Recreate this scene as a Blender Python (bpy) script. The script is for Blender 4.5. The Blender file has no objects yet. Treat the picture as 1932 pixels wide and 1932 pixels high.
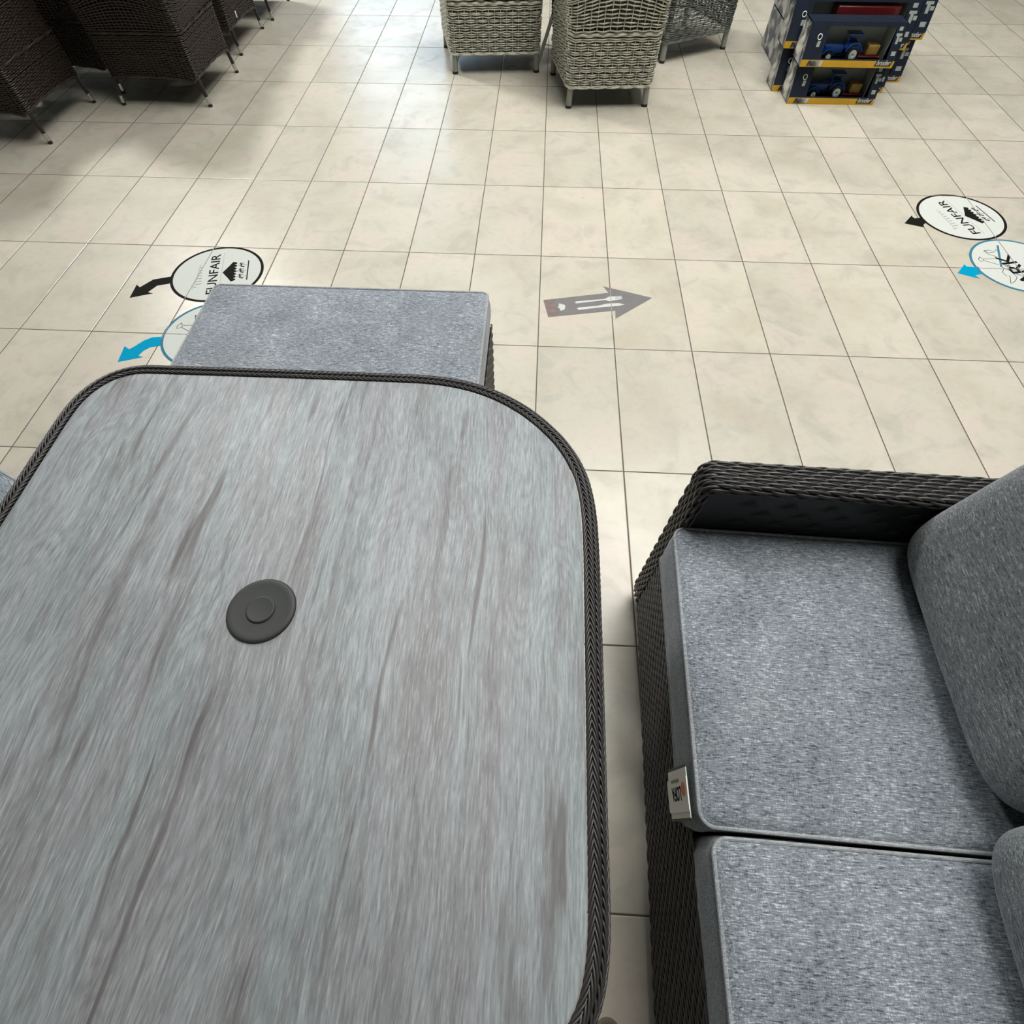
import bpy, math, random
import numpy as np
from mathutils import Matrix, Vector
random.seed(7); rng = np.random.default_rng(7)
scene = bpy.context.scene
COL = scene.collection

# ------------------------------------------------------------------ camera
cam_d = bpy.data.cameras.new('camera'); cam = bpy.data.objects.new('camera', cam_d); COL.objects.link(cam)
R = Matrix(((0.99858443, -0.04431581, 0.02941508), (0.05307883, 0.8659337, -0.49733435), (-0.00343174, 0.49819166, 0.86706015)))
cam.matrix_world = Matrix.Translation((-0.02394, -2.2563, 1.36218)) @ R.to_4x4()
cam_d.sensor_width = 36; cam_d.sensor_fit = 'HORIZONTAL'
cam_d.lens = 961.6564 / 1932 * 36
cam_d.shift_x = (966 - 958.933) / 1932; cam_d.shift_y = (1015.1213 - 966) / 1932
cam_d.clip_start = 0.02; scene.camera = cam

# ------------------------------------------------------------------ world, lights, exposure
w = bpy.data.worlds.new('world'); scene.world = w; w.use_nodes = True
w.node_tree.nodes['Background'].inputs[0].default_value = (0.80, 0.84, 0.86, 1)
w.node_tree.nodes['Background'].inputs[1].default_value = 0.3
def area(name, loc, target, sx, sy, power, color):
    l = bpy.data.lights.new(name, 'AREA'); l.shape = 'RECTANGLE'; l.size = sx; l.size_y = sy; l.energy = power; l.color = color
    o = bpy.data.objects.new(name, l); COL.objects.link(o); o.location = loc
    o.rotation_euler = (Vector(target) - Vector(loc)).to_track_quat('-Z', 'Y').to_euler(); return o
area('window_daylight', (-3.0, 12.2, 2.6), (-1.5, 2.0, 0.4), 2.4, 4.4, 85, (0.56, 0.77, 1.0))
area('ceiling_light', (-4.6, 4.4, 4.85), (-3.6, 3.0, 0), 0.9, 0.9, 270, (1.0, 0.98, 0.94))
area('ceiling_light.001', (1.3, 0.6, 4.9), (1.3, 0.6, 0), 2.5, 4.2, 290, (1.0, 0.975, 0.935))
area('ceiling_light.002', (5.2, 1.6, 4.9), (5.2, 1.6, 0), 1.6, 3.4, 40, (1.0, 0.975, 0.935))
area('ceiling_light.003', (-1.2, 5.6, 4.9), (-1.2, 5.6, 0), 2.2, 4.0, 40, (0.97, 0.985, 1.0))
area('ceiling_light.004', (-1.3, 2.6, 4.9), (-1.3, 2.6, 0), 1.6, 3.0, 48, (0.93, 0.97, 1.0))
vs = scene.view_settings; vs.view_transform = 'Standard'; vs.look = 'None'; vs.gamma = 1; vs.use_curve_mapping = False; vs.exposure = 0.27

# ------------------------------------------------------------------ material helpers
def new_mat(name):
    m = bpy.data.materials.new(name); m.use_nodes = True
    nt = m.node_tree; b = nt.nodes['Principled BSDF']; return m, nt, b
class NT:
    def __init__(s, nt): s.nt = nt
    def n(s, t, **k):
        nd = s.nt.nodes.new(t)
        for a, v in k.items(): setattr(nd, a, v)
        return nd
    def l(s, a, b): s.nt.links.new(a, b)
    def put(s, inp, v):
        if isinstance(v, bpy.types.NodeSocket): s.l(v, inp)
        else: inp.default_value = v
    def math(s, op, a, b=None, c=None, clamp=False):
        nd = s.n('ShaderNodeMath', operation=op, use_clamp=clamp); s.put(nd.inputs[0], a)
        if b is not None: s.put(nd.inputs[1], b)
        if c is not None: s.put(nd.inputs[2], c)
        return nd.outputs[0]
    def mix(s, f, a, b, mode='MIX'):
        nd = s.n('ShaderNodeMix', data_type='RGBA', blend_type=mode)
        s.put(nd.inputs[0], f); s.put(nd.inputs[6], a); s.put(nd.inputs[7], b); return nd.outputs[2]
    def coord(s, which='Object'):
        return s.n('ShaderNodeTexCoord').outputs[which]
    def mapping(s, v, scale=(1, 1, 1), rot=(0, 0, 0), loc=(0, 0, 0)):
        nd = s.n('ShaderNodeMapping'); s.l(v, nd.inputs[0]); nd.inputs['Scale'].default_value = scale
        nd.inputs['Rotation'].default_value = rot; nd.inputs['Location'].default_value = loc; return nd.outputs[0]
    def noise(s, v, scale=5, detail=3, rough=.5, dist=0, out='Fac'):
        nd = s.n('ShaderNodeTexNoise'); s.l(v, nd.inputs['Vector']); nd.inputs['Scale'].default_value = scale
        nd.inputs['Detail'].default_value = detail; nd.inputs['Roughness'].default_value = rough; nd.inputs['Distortion'].default_value = dist
        return nd.outputs[out]
    def ramp(s, f, stops):
        nd = s.n('ShaderNodeValToRGB'); s.l(f, nd.inputs[0]); el = nd.color_ramp.elements
        while len(el) < len(stops): el.new(.5)
        for e, (p, c) in zip(el, stops):
            e.position = p; e.color = c if len(c) == 4 else (*c, 1)
        return nd.outputs[0]
    def rng(s, f, a, b, c=0, d=1):
        nd = s.n('ShaderNodeMapRange'); s.l(f, nd.inputs[0])
        for i, v in enumerate((a, b, c, d)): nd.inputs[i + 1].default_value = v
        return nd.outputs[0]
    def bump(s, h, strength, dist, b):
        nd = s.n('ShaderNodeBump'); s.l(h, nd.inputs['Height']); nd.inputs['Strength'].default_value = strength
        nd.inputs['Distance'].default_value = dist; s.l(nd.outputs[0], b.inputs['Normal'])
def srgb(r, g, b):
    f = lambda c: ((c / 255 + .055) / 1.055) ** 2.4 if c > 10 else c / 255 / 12.92
    return (f(r), f(g), f(b), 1)

def simple(name, col, rough=.5, metal=0.0, var=0.06, scale=40, bump=0.0):
    m, nt, b = new_mat(name); N = NT(nt); co = N.coord()
    n = N.noise(co, scale, 3)
    dark = tuple(c * (1 - var * 2) for c in col[:3]) + (1,); light = tuple(min(1, c * (1 + var)) for c in col[:3]) + (1,)
    N.l(N.mix(n, dark, light), b.inputs['Base Color'])
    b.inputs['Roughness'].default_value = rough; b.inputs['Metallic'].default_value = metal
    if bump: N.bump(n, bump, .002, b)
    return m

def mat_tiles():
    m, nt, b = new_mat('ceramic_floor_tiles'); N = NT(nt); co = N.coord()
    sep = N.n('ShaderNodeSeparateXYZ'); N.l(co, sep.inputs[0]); X, Y = sep.outputs[0], sep.outputs[1]
    u = N.math('DIVIDE', X, .3); v = N.math('DIVIDE', Y, .6)
    fu = N.math('ABSOLUTE', N.math('SUBTRACT', N.math('FRACT', N.math('ADD', u, .5)), .5))
    fv = N.math('ABSOLUTE', N.math('SUBTRACT', N.math('FRACT', N.math('ADD', v, .5)), .5))
    du = N.math('MULTIPLY', fu, .3); dv = N.math('MULTIPLY', fv, .6)
    d = N.math('MINIMUM', du, dv)
    iu = N.math('FLOOR', u); iv = N.math('FLOOR', v)
    cmb = N.n('ShaderNodeCombineXYZ'); N.l(iu, cmb.inputs[0]); N.l(iv, cmb.inputs[1])
    wn = N.n('ShaderNodeTexWhiteNoise', noise_dimensions='2D'); N.l(cmb.outputs[0], wn.inputs[0])
    # every tile gets its own patch of the stone pattern
    off = N.n('ShaderNodeVectorMath', operation='MULTIPLY_ADD'); N.l(wn.outputs['Color'], off.inputs[0]); off.inputs[1].default_value = (9, 9, 0); N.l(co, off.inputs[2])
    p = off.outputs[0]
    n1 = N.noise(p, 7, 5, .6, .8); n2 = N.noise(p, 3.2, 2, .5, .3); n3 = N.noise(p, 30, 4, .6, .1); n4 = N.noise(co, 900, 2)
    base = N.ramp(n2, [(.34, srgb(182, 176, 161)), (.5, srgb(188, 185, 171)), (.64, srgb(193, 185, 173))])
    veins = N.ramp(n1, [(.36, (0, 0, 0)), (.47, (.12,) * 3), (.53, (.75,) * 3), (.62, (1, 1, 1))])
    c1 = N.mix(N.math('MULTIPLY', N.rng(n1, .50, .66), .55), base, srgb(163, 160, 149))
    c2 = N.mix(N.math('MULTIPLY', N.rng(n3, .52, .75), .16), c1, srgb(204, 200, 189))
    c2 = N.mix(N.math('MULTIPLY', N.rng(n3, .47, .30), .22), c2, srgb(158, 153, 140))
    tint = N.mix(wn.outputs['Value'], (.93, .93, .92, 1), (1.03, 1.02, 1.0, 1))
    c3 = N.mix(1.0, c2, tint, 'MULTIPLY')
    g = N.rng(d, .0016, .0026)           # 0 in grout, 1 on tile
    gn = N.noise(co, 3, 2)
    grout = N.mix(gn, srgb(66, 58, 50), srgb(96, 90, 80))
    N.l(N.mix(g, grout, c3), b.inputs['Base Color'])
    N.l(N.rng(g, 0, 1, .8, .24), b.inputs['Roughness'])
    rr = N.math('ADD', N.rng(n1, .3, .7, .26, .36), N.math('MULTIPLY', N.math('SUBTRACT', 1, g), .5))
    N.l(rr, b.inputs['Roughness'])
    b.inputs['Specular IOR Level'].default_value = .55
    h = N.math('ADD', N.rng(d, .001, .004), N.math('MULTIPLY', n3, .05))
    N.bump(h, .5, .0015, b)
    return m

def mat_woodtop():
    m, nt, b = new_mat('weathered_grey_wood_laminate'); N = NT(nt); co = N.coord()
    warp = N.noise(N.mapping(co, (1.6, 1.2, 1)), 2.2, 2, out='Color')
    wv = N.n('ShaderNodeVectorMath', operation='MULTIPLY_ADD'); N.l(warp, wv.inputs[0]); wv.inputs[1].default_value = (.045, .04, 0); N.l(co, wv.inputs[2])
    p = wv.outputs[0]
    broad = N.noise(N.mapping(p, (13, 1.6, 1)), 1.6, 4, .6, .9)
    hue = N.noise(N.mapping(p, (7, 1.0, 1), loc=(5, 2, 0)), 1.7, 2, .5, .4)
    mid = N.noise(N.mapping(p, (62, 4.0, 1)), 1.5, 4, .65, .45)
    fine = N.noise(N.mapping(p, (250, 17, 1)), 1.5, 3, .65, .15)
    pore = N.noise(N.mapping(p, (400, 48, 1)), 1.3, 2, .5, 0)
    # cathedral rings: contour lines of a long soft noise
    ringf = N.noise(N.mapping(p, (5.0, .8, 1), loc=(1.3, 7, 0)), 1.5, 2, .5, .5)
    ring = N.math('ABSOLUTE', N.math('SINE', N.math('MULTIPLY', ringf, 120)))
    vein = N.noise(N.mapping(p, (26, 1.7, 1), loc=(3, 1, 0)), 1.4, 3, .5, 1.0)
    c = N.mix(N.rng(hue, .46, .60), srgb(142, 145, 149), srgb(141, 150, 153))
    c = N.mix(N.math('MULTIPLY', N.rng(broad, .50, .66), .55), c, srgb(160, 167, 171))
    c = N.mix(N.math('MULTIPLY', N.rng(broad, .48, .34), .55), c, srgb(122, 121, 122))
    c = N.mix(N.math('MULTIPLY', N.rng(mid, .49, .34), .42), c, srgb(112, 112, 114))
    c = N.mix(N.math('MULTIPLY', N.rng(mid, .54, .70), .32), c, srgb(174, 180, 182))
    c = N.mix(N.math('MULTIPLY', N.rng(ring, .60, 1.0), .24), c, srgb(106, 106, 108))
    c = N.mix(N.math('MULTIPLY', N.rng(fine, .52, .68), .42), c, srgb(186, 191, 193))
    c = N.mix(N.math('MULTIPLY', N.rng(fine, .48, .32), .46), c, srgb(98, 99, 101))
    c = N.mix(N.math('MULTIPLY', N.rng(pore, .60, .75), .25), c, srgb(194, 199, 201))
    c = N.mix(N.math('MULTIPLY', N.rng(pore, .42, .27), .30), c, srgb(92, 93, 95))
    c = N.mix(N.math('MULTIPLY', N.rng(vein, .585, .70), .70), c, srgb(92, 88, 87))
    N.l(c, b.inputs['Base Color']); b.inputs['Roughness'].default_value = .5
    b.inputs['Specular IOR Level'].default_value = .28
    N.bump(N.math('ADD', fine, N.math('MULTIPLY', mid, .6)), .22, .001, b)
    return m

def mat_fabric(name, dark, mid, light, rough=.9, upright=False):
    m, nt, b = new_mat(name); N = NT(nt); co = N.coord()
    sc = 1.0
    p = N.mapping(co, (1, 1, 1))
    if upright:   # threads run across the cushion width (local y) on its upright faces
        co = N.mapping(co, (1, 1, 1), (0, 0, math.pi / 2))
    hx = N.noise(N.mapping(co, (95, 560, 560)), 1.0, 2, .6, .4)
    vy = N.noise(N.mapping(co, (560, 130, 560)), 1.0, 2, .6, .4)
    zz = N.noise(N.mapping(co, (700, 700, 190)), 1.0, 2, .5, .2)
    slub = N.noise(N.mapping(co, (60, 420, 420)), 1.0, 3, .6, .3)
    big = N.noise(co, 9, 3, .5)
    f = N.math('ADD', N.math('MULTIPLY', hx, .50), N.math('MULTIPLY', vy, .28)); f = N.math('ADD', f, N.math('MULTIPLY', zz, .22))
    f = N.math('ADD', N.math('MULTIPLY', f, .72), N.math('MULTIPLY', slub, .28))
    f = N.math('ADD', f, N.math('MULTIPLY', N.math('SUBTRACT', big, .5), .10))
    c = N.ramp(f, [(.40, dark), (.485, mid), (.525, mid), (.615, light)])
    hue = N.noise(co, 6, 2, .5)
    c = N.mix(N.math('MULTIPLY', N.rng(hue, .50, .70), .35), c, N.mix(1.0, c, (1.02, .99, .93, 1), 'MULTIPLY'))
    N.l(c, b.inputs['Base Color']); b.inputs['Roughness'].default_value = rough
    b.inputs['Sheen Weight'].default_value = .25; b.inputs['Sheen Roughness'].default_value = .5; b.inputs['Specular IOR Level'].default_value = .2
    wr = N.noise(co, 14, 2, .5, .5)
    N.bump(N.math('ADD', f, N.math('MULTIPLY', wr, 1.6)), .5, .0022, b)
    return m

def mat_print(name, col, rough=.7):
    m = simple(name, col, rough, 0, .03, 60); m.node_tree.nodes['Principled BSDF'].inputs['Specular IOR Level'].default_value = .03; return m

M = {}
M['tiles'] = mat_tiles(); M['wood'] = mat_woodtop()
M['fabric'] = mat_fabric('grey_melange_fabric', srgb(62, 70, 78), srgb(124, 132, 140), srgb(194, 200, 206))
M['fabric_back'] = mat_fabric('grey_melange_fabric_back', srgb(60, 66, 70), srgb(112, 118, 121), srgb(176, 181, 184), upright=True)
M['piping'] = mat_fabric('piping_fabric', srgb(112, 117, 120), srgb(148, 153, 157), srgb(188, 193, 197))  # light grey, paler than the cushions: the light it catches put into colour
M['rattan'] = simple('charcoal_rattan', srgb(56, 54, 53), .36, 0, .22, 30)
M['rattan_core'] = simple('rattan_frame_core', srgb(20, 20, 20), .8, 0, .1, 30)
M['rattan_in'] = simple('charcoal_flat_weave', srgb(26, 30, 30), .5, 0, .2, 24)
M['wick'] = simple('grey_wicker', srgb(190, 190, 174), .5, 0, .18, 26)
M['wick_shaded'] = simple('grey_wicker_shaded', srgb(98, 104, 98), .5, 0, .20, 26)  # darker, greener copy of the grey wicker: right chair's shade put into colour
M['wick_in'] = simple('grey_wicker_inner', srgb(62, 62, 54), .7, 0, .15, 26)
M['brown'] = simple('brown_rattan', srgb(54, 46, 41), .33, 0, .3, 26)
M['brown_in'] = simple('brown_rattan_inner', srgb(10, 8, 6), .8, 0, .2, 26)
M['leg_grey'] = simple('grey_painted_metal', srgb(136, 137, 128), .4, .0, .06, 20)
M['leg_brown'] = simple('dark_brown_metal', srgb(44, 36, 34), .35, .2, .1, 20)
M['chrome'] = simple('chrome_tip', srgb(205, 205, 200), .18, 1.0, .02, 20)
M['foot'] = simple('black_plastic', srgb(22, 22, 22), .5, 0, .1, 20)
M['disc'] = simple('dark_grey_plastic', srgb(50, 53, 52), .6, 0, .04, 120, .05)
M['white'] = mat_print('white_vinyl', srgb(190, 194, 189))
M['black'] = mat_print('black_print', srgb(26, 25, 23))
M['blue'] = mat_print('turquoise_print', srgb(0, 140, 178))
M['steelblue'] = mat_print('steel_blue_print', srgb(56, 112, 132))
M['gprint'] = mat_print('pale_grey_print', srgb(150, 152, 148), .5)
M['arrow'] = simple('grey_wood_print', srgb(112, 110, 110), .45, 0, .12, 35)
M['arrow_brown'] = simple('brown_wood_print', srgb(122, 108, 102), .45, 0, .25, 60)
M['joint'] = simple('grout_line_through_vinyl', srgb(150, 148, 140), .8, 0, .1, 20)
M['card'] = simple('white_card', srgb(226, 224, 220), .5, 0, .02, 60)
M['green'] = simple('dark_green_card', srgb(38, 70, 56), .6, 0, .1, 60)
M['orange'] = simple('orange_print', srgb(214, 100, 48), .5, 0, .04, 60)
M['navy'] = simple('navy_carton', srgb(22, 32, 48), .38, 0, .25, 18)
M['yellow'] = simple('yellow_carton', srgb(206, 160, 28), .42, 0, .1, 22)
M['tan_in'] = simple('grey_carton_lining', srgb(160, 163, 152), .6, 0, .1, 12)
M['bluebox'] = simple('blue_plastic', srgb(16, 60, 130), .3, 0, .1, 20)
M['tyre'] = simple('tyre_rubber', srgb(16, 17, 18), .7, 0, .1, 20)
M['hub'] = simple('white_hub', srgb(214, 222, 214), .35, 0, .05, 40)
M['red'] = simple('red_plastic', srgb(104, 18, 20), .35, 0, .1, 20)
M['bale'] = simple('straw_bale_plastic', srgb(178, 140, 62), .6, 0, .2, 60)
M['mist'] = simple('pale_grey_print_box', srgb(168, 170, 164), .4, 0, .1, 18)
M['iconb'] = simple('grey_icon_print', srgb(150, 158, 152), .45, 0, .1, 30)
def mat_photo_side():
    m, nt, b = new_mat('printed_carton_side'); N = NT(nt); co = N.coord()
    n = N.noise(co, 13, 3, .5, .8)
    N.l(N.ramp(n, [(.38, srgb(30, 34, 44)), (.46, srgb(84, 88, 92)), (.54, srgb(160, 160, 154)), (.66, srgb(206, 204, 196))]), b.inputs['Base Color'])
    b.inputs['Roughness'].default_value = .4; return m
M['side'] = mat_photo_side()
def mat_window():
    m, nt, b = new_mat('clear_plastic_window'); b.inputs['Base Color'].default_value = (.9, .93, .95, 1)
    b.inputs['Roughness'].default_value = .08; b.inputs['Transmission Weight'].default_value = 1; b.inputs['IOR'].default_value = 1.05
    N = NT(nt); n = N.noise(N.coord(), 8, 2); N.bump(n, .05, .002, b)
    return m
M['film'] = mat_window()

# ------------------------------------------------------------------ object helpers
def link(name, me, mat=None, parent=None, smooth=True):
    o = bpy.data.objects.new(name, me); COL.objects.link(o)
    if mat is not None:
        for mm in (mat if isinstance(mat, (list, tuple)) else [mat]): me.materials.append(mm)
    if parent: o.parent = parent
    if smooth and len(me.polygons): me.polygons.foreach_set('use_smooth', np.ones(len(me.polygons), bool))
    return o
def mesh_np(name, V, F):
    """V (n,3), F (m,4) quads"""
    me = bpy.data.meshes.new(name); V = np.asarray(V, np.float32); F = np.asarray(F, np.int32)
    me.vertices.add(len(V)); me.vertices.foreach_set('co', V.ravel())
    me.loops.add(F.size); me.loops.foreach_set('vertex_index', F.ravel())
    me.polygons.add(len(F)); me.polygons.foreach_set('loop_start', np.arange(len(F), dtype=np.int32) * F.shape[1])
    me.update(calc_edges=True); me.validate(); return me
class MB:
    """collects pieces, each with a material slot, into one mesh"""
    def __init__(s): s.v = []; s.f = []; s.m = []; s.sm = []
    def add(s, V, F, mi=0, smooth=False):
        o = len(s.v); s.v += [tuple(map(float, p)) for p in V]; s.f += [tuple(i + o for i in f) for f in F]; s.m += [mi] * len(F); s.sm += [smooth] * len(F)
    def box(s, x0, x1, y0, y1, z0, z1, mi=0):
        V = [(x, y, z) for z in (z0, z1) for y in (y0, y1) for x in (x0, x1)]
        s.add(V, [(0, 2, 3, 1), (4, 5, 7, 6), (0, 1, 5, 4), (2, 6, 7, 3), (0, 4, 6, 2), (1, 3, 7, 5)], mi)
    def prism(s, pts, z0, z1, mi=0):
        n = len(pts); a = sum(pts[i][0] * pts[(i + 1) % n][1] - pts[(i + 1) % n][0] * pts[i][1] for i in range(n))
        if a < 0: pts = pts[::-1]
        V = [(x, y, z0) for x, y in pts] + [(x, y, z1) for x, y in pts]
        s.add(V, [tuple(range(n - 1, -1, -1)), tuple(range(n, 2 * n))] + [(i, (i + 1) % n, n + (i + 1) % n, n + i) for i in range(n)], mi)
    def tube(s, pts, rad, seg=10, mi=0, closed=False):
        pts = [Vector(p) for p in pts]; n = len(pts); rad = rad if isinstance(rad, (list, tuple)) else [rad] * n
        V = []; up = None
        for i, p in enumerate(pts):
            a = pts[(i - 1) % n] if (closed or i > 0) else p; c = pts[(i + 1) % n] if (closed or i < n - 1) else p
            t = (c - a).normalized()
            if up is None: up = Vector((0, 0, 1)) if abs(t.z) < .9 else Vector((1, 0, 0))
            bx = t.cross(up).normalized(); up = bx.cross(t).normalized()
            for k in range(seg):
                q = 2 * math.pi * k / seg; V.append(p + (bx * math.cos(q) + up * math.sin(q)) * rad[i])
        F = []
        for i in range(n if closed else n - 1):
            for k in range(seg):
                a = i * seg + k; b_ = i * seg + (k + 1) % seg; j = ((i + 1) % n) * seg
                F.append((a, b_, j + (k + 1) % seg, j + k))
        if not closed: F += [tuple(range(seg - 1, -1, -1)), tuple((n - 1) * seg + k for k in range(seg))]
        s.add(V, F, mi, True)
    def lathe(s, prof, c=(0, 0, 0), seg=48, mi=0, axis='Z'):
        V = []; n = len(prof)
        for k in range(seg):
            q = 2 * math.pi * k / seg
            for r, z in prof:
                p = (r * math.cos(q), r * math.sin(q), z)
                if axis == 'Y': p = (p[0], -p[2], p[1])
                V.append((p[0] + c[0], p[1] + c[1], p[2] + c[2]))
        F = [(k * n + i, ((k + 1) % seg) * n + i, ((k + 1) % seg) * n + i + 1, k * n + i + 1) for k in range(seg) for i in range(n - 1)]
        s.add(V, F, mi, True)
    def build(s, name, mat, parent=None, smooth=None, sharp=.6):
        me = bpy.data.meshes.new(name); me.from_pydata(s.v, [], s.f); me.update()
        o = link(name, me, mat, parent, False)
        me.polygons.foreach_set('material_index', np.array(s.m, np.int32))
        me.polygons.foreach_set('use_smooth', np.array(s.sm if smooth is None else [smooth] * len(s.f), bool))
        me.set_sharp_from_angle(angle=sharp); return o
def thing(name, label, cat, loc=(0, 0, 0), rz=0, group=None):
    o = bpy.data.objects.new(name, None); o.empty_display_size = .1; COL.objects.link(o)
    o.location = loc; o.rotation_euler = (0, 0, rz); o['label'] = label; o['category'] = cat
    if group: o['group'] = group
    return o
def tag(o, label, cat, group=None):
    o['label'] = label; o['category'] = cat
    if group: o['group'] = group
    return o
def bevel(o, wd, seg=2):
    b = o.modifiers.new('bevel', 'BEVEL'); b.width = wd; b.segments = seg; b.limit_method = 'ANGLE'; return o
def text_mesh(body, size, name, mat, parent, loc, xdir, ydir, ext=.0002, bold=0, width=None, shear=0):
    """flat lettering; xdir = reading direction, ydir = towards letter tops"""
    c = bpy.data.curves.new(name, 'FONT'); c.body = body; c.size = size; c.extrude = ext; c.offset = bold; c.shear = shear; c.resolution_u = 4
    t = bpy.data.objects.new('tmp', c); COL.objects.link(t)
    bpy.context.view_layer.update()
    me = bpy.data.meshes.new_from_object(t.evaluated_get(bpy.context.evaluated_depsgraph_get()))
    bpy.data.objects.remove(t); bpy.data.curves.remove(c)
    n = len(me.vertices); co = np.zeros(n * 3); me.vertices.foreach_get('co', co); co = co.reshape(-1, 3)
    if width: co[:, 0] = (co[:, 0] - co[:, 0].min()) * width / (co[:, 0].max() - co[:, 0].min())
    X = Vector(xdir).normalized(); Y = Vector(ydir).normalized(); Z = X.cross(Y)
    A = np.array([X, Y, Z]); co = co @ A + np.array(loc)
    me.vertices.foreach_set('co', co.ravel()); me.update(); me.materials.clear()
    return link(name, me, mat, parent, False)

def strands(P, Nn, wd, h, ring=5, taper=None):
    """many thin woven strips at once: P,Nn (N,K,3)"""
    N_, K = P.shape[:2]; T = np.gradient(P, axis=1); T /= np.linalg.norm(T, axis=2, keepdims=True) + 1e-12
    B = np.cross(T, Nn); B /= np.linalg.norm(B, axis=2, keepdims=True) + 1e-12
    tp = np.ones(K) if taper is None else np.asarray(taper)
    q = 2 * np.pi * np.arange(ring) / ring + np.pi / ring
    V = P[:, :, None, :] + B[:, :, None, :] * (wd * tp[:, None] * np.cos(q))[None, :, :, None] + Nn[:, :, None, :] * (h * tp[:, None] * np.sin(q))[None, :, :, None]
    idx = np.arange(N_ * K * ring).reshape(N_, K, ring); a = idx[:, :-1]; c = idx[:, 1:]
    F = np.stack([a, c, np.roll(c, -1, 2), np.roll(a, -1, 2)], -1).reshape(-1, 4)
    return V.reshape(-1, 3), F
def join_np(parts):
    Vs = []; Fs = []; o = 0
    for V, F in parts: Vs.append(V); Fs.append(F + o); o += len(V)
    return np.concatenate(Vs), np.concatenate(Fs)
def twill(surf, L, W, pitch, flen, wd, h, step=None, skew=0.0, K=7, lift=.0015, sink=.0012, ring=5, jit=.06):
    """staggered long floats: surf(s,t)->(P,N); rows across t every pitch, floats of flen along s"""
    rows = max(1, int(round(W / pitch))); pitch = W / rows; step = flen * .36 if step is None else step
    S = []; Tt = []
    for r in range(rows):
        t0 = (r + .5) * pitch; s0 = -((r * step) % flen)
        ss = np.arange(s0, L, flen)
        S.append(ss); Tt.append(np.full(len(ss), t0))
    S = np.concatenate(S); Tt = np.concatenate(Tt)
    S = S + rng.uniform(-jit, jit, len(S)) * flen
    e = np.linspace(0, 1, K)
    s = S[:, None] + (e[None] * 1.22 - .11) * flen; t = Tt[:, None] + (e[None] - .5) * skew * pitch
    ok = (s[:, 0] > -flen * .6) & (s[:, -1] < L + flen * .6); s = np.clip(s[ok], 0, L); t = np.clip(t[ok], 0, W)
    good = (s[:, -1] - s[:, 0]) > flen * .3; s = s[good]; t = t[good]
    P, Nn = surf(s, t)
    off = -sink + (lift + sink) * np.sin(np.pi * e) ** .7
    return strands(P + Nn * off[None, :, None], Nn, wd, h, ring, .75 + .25 * np.sin(np.pi * e))

def band_path(pts, closed=False, res=.004):
    """arc-length resampled polyline"""
    pts = np.array(pts, float)
    if closed: pts = np.vstack([pts, pts[:1]])
    d = np.r_[0, np.cumsum(np.linalg.norm(np.diff(pts, axis=0), axis=1))]; return pts, d
def interp3(pts, d, s):
    sh = s.shape; s = s.ravel(); return np.stack([np.interp(s, d, pts[:, k]) for k in range(pts.shape[1])], 1).reshape(*sh, pts.shape[1])

# ================================================================== SETTING
me = bpy.data.meshes.new('floor'); me.from_pydata([(-9, -5, 0), (9, -5, 0), (9, 12.5, 0), (-9, 12.5, 0), (-9, -5, -.05), (9, -5, -.05), (9, 12.5, -.05), (-9, 12.5, -.05)], [],
    [(0, 1, 2, 3), (7, 6, 5, 4), (0, 4, 5, 1), (1, 5, 6, 2), (2, 6, 7, 3), (3, 7, 4, 0)])
fl = link('floor', me, M['tiles'], None, False); fl['kind'] = 'structure'
M['plaster'] = simple('grey_plaster', srgb(140, 141, 140), .8, 0, .03, 4)
def slab(name, a, b, mat='plaster'):
    mb = MB(); mb.box(a[0], b[0], a[1], b[1], a[2], b[2]); o = mb.build(name, M[mat]); o['kind'] = 'structure'; return o
slab('ceiling', (-9, -5, 5.0), (9, 12.5, 5.1)); slab('wall_left', (-9.1, -5, -.05), (-9, 12.5, 5.1)); slab('wall_right', (9, -5, -.05), (9.1, 12.5, 5.1))
slab('wall_far', (-9, 12.5, -.05), (9, 12.6, 5.1)); slab('wall_near', (-9, -5.1, -.05), (9, -5, 5.1))

# ================================================================== TABLE
TZ = .66
edge = [(-.786, -1.518), (-.81, -1.524), (-.833, -1.538), (-.852, -1.561), (-.864, -1.590), (-.869, -1.620), (-.870, -1.66), (-.870, -2.0), (-.870, -2.30), (-.868, -2.36), (-.862, -2.40), (-.846, -2.435), (-.820, -2.458), (-.78, -2.468),
        (-.40, -2.47), (-.04, -2.468), (-.008, -2.462), (.022, -2.447), (.045, -2.424), (.056, -2.404), (.063, -2.375), (.066, -2.34), (.067, -2.25), (.069, -2.05), (.070, -1.88), (.069, -1.813), (.066, -1.775), (.059, -1.733), (.046, -1.695), (.024, -1.656),
        (-.006, -1.62), (-.037, -1.59), (-.069, -1.567), (-.101, -1.549), (-.133, -1.536), (-.165, -1.527), (-.20, -1.521), (-.24, -1.518), (-.50, -1.517)]
def smooth_loop(p, n, it=2):
    p = np.array(p); q = np.vstack([p, p[:1]]); d = np.r_[0, np.cumsum(np.linalg.norm(np.diff(q, axis=0), axis=1))]
    s = np.linspace(0, d[-1], n, endpoint=False); r = np.stack([np.interp(s, d, q[:, k]) for k in range(2)], 1)
    for _ in range(it): r = .5 * r + .25 * (np.roll(r, 1, 0) + np.roll(r, -1, 0))
    return r
def loop_normals(r):
    t = np.roll(r, -1, 0) - np.roll(r, 1, 0); t /= np.linalg.norm(t, axis=1, keepdims=True)
    n = np.stack([t[:, 1], -t[:, 0]], 1); c = r.mean(0)
    if ((r - c) * n).sum() < 0: n = -n
    return n
tab_c = Vector((-.40, -1.993, 0))
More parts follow.
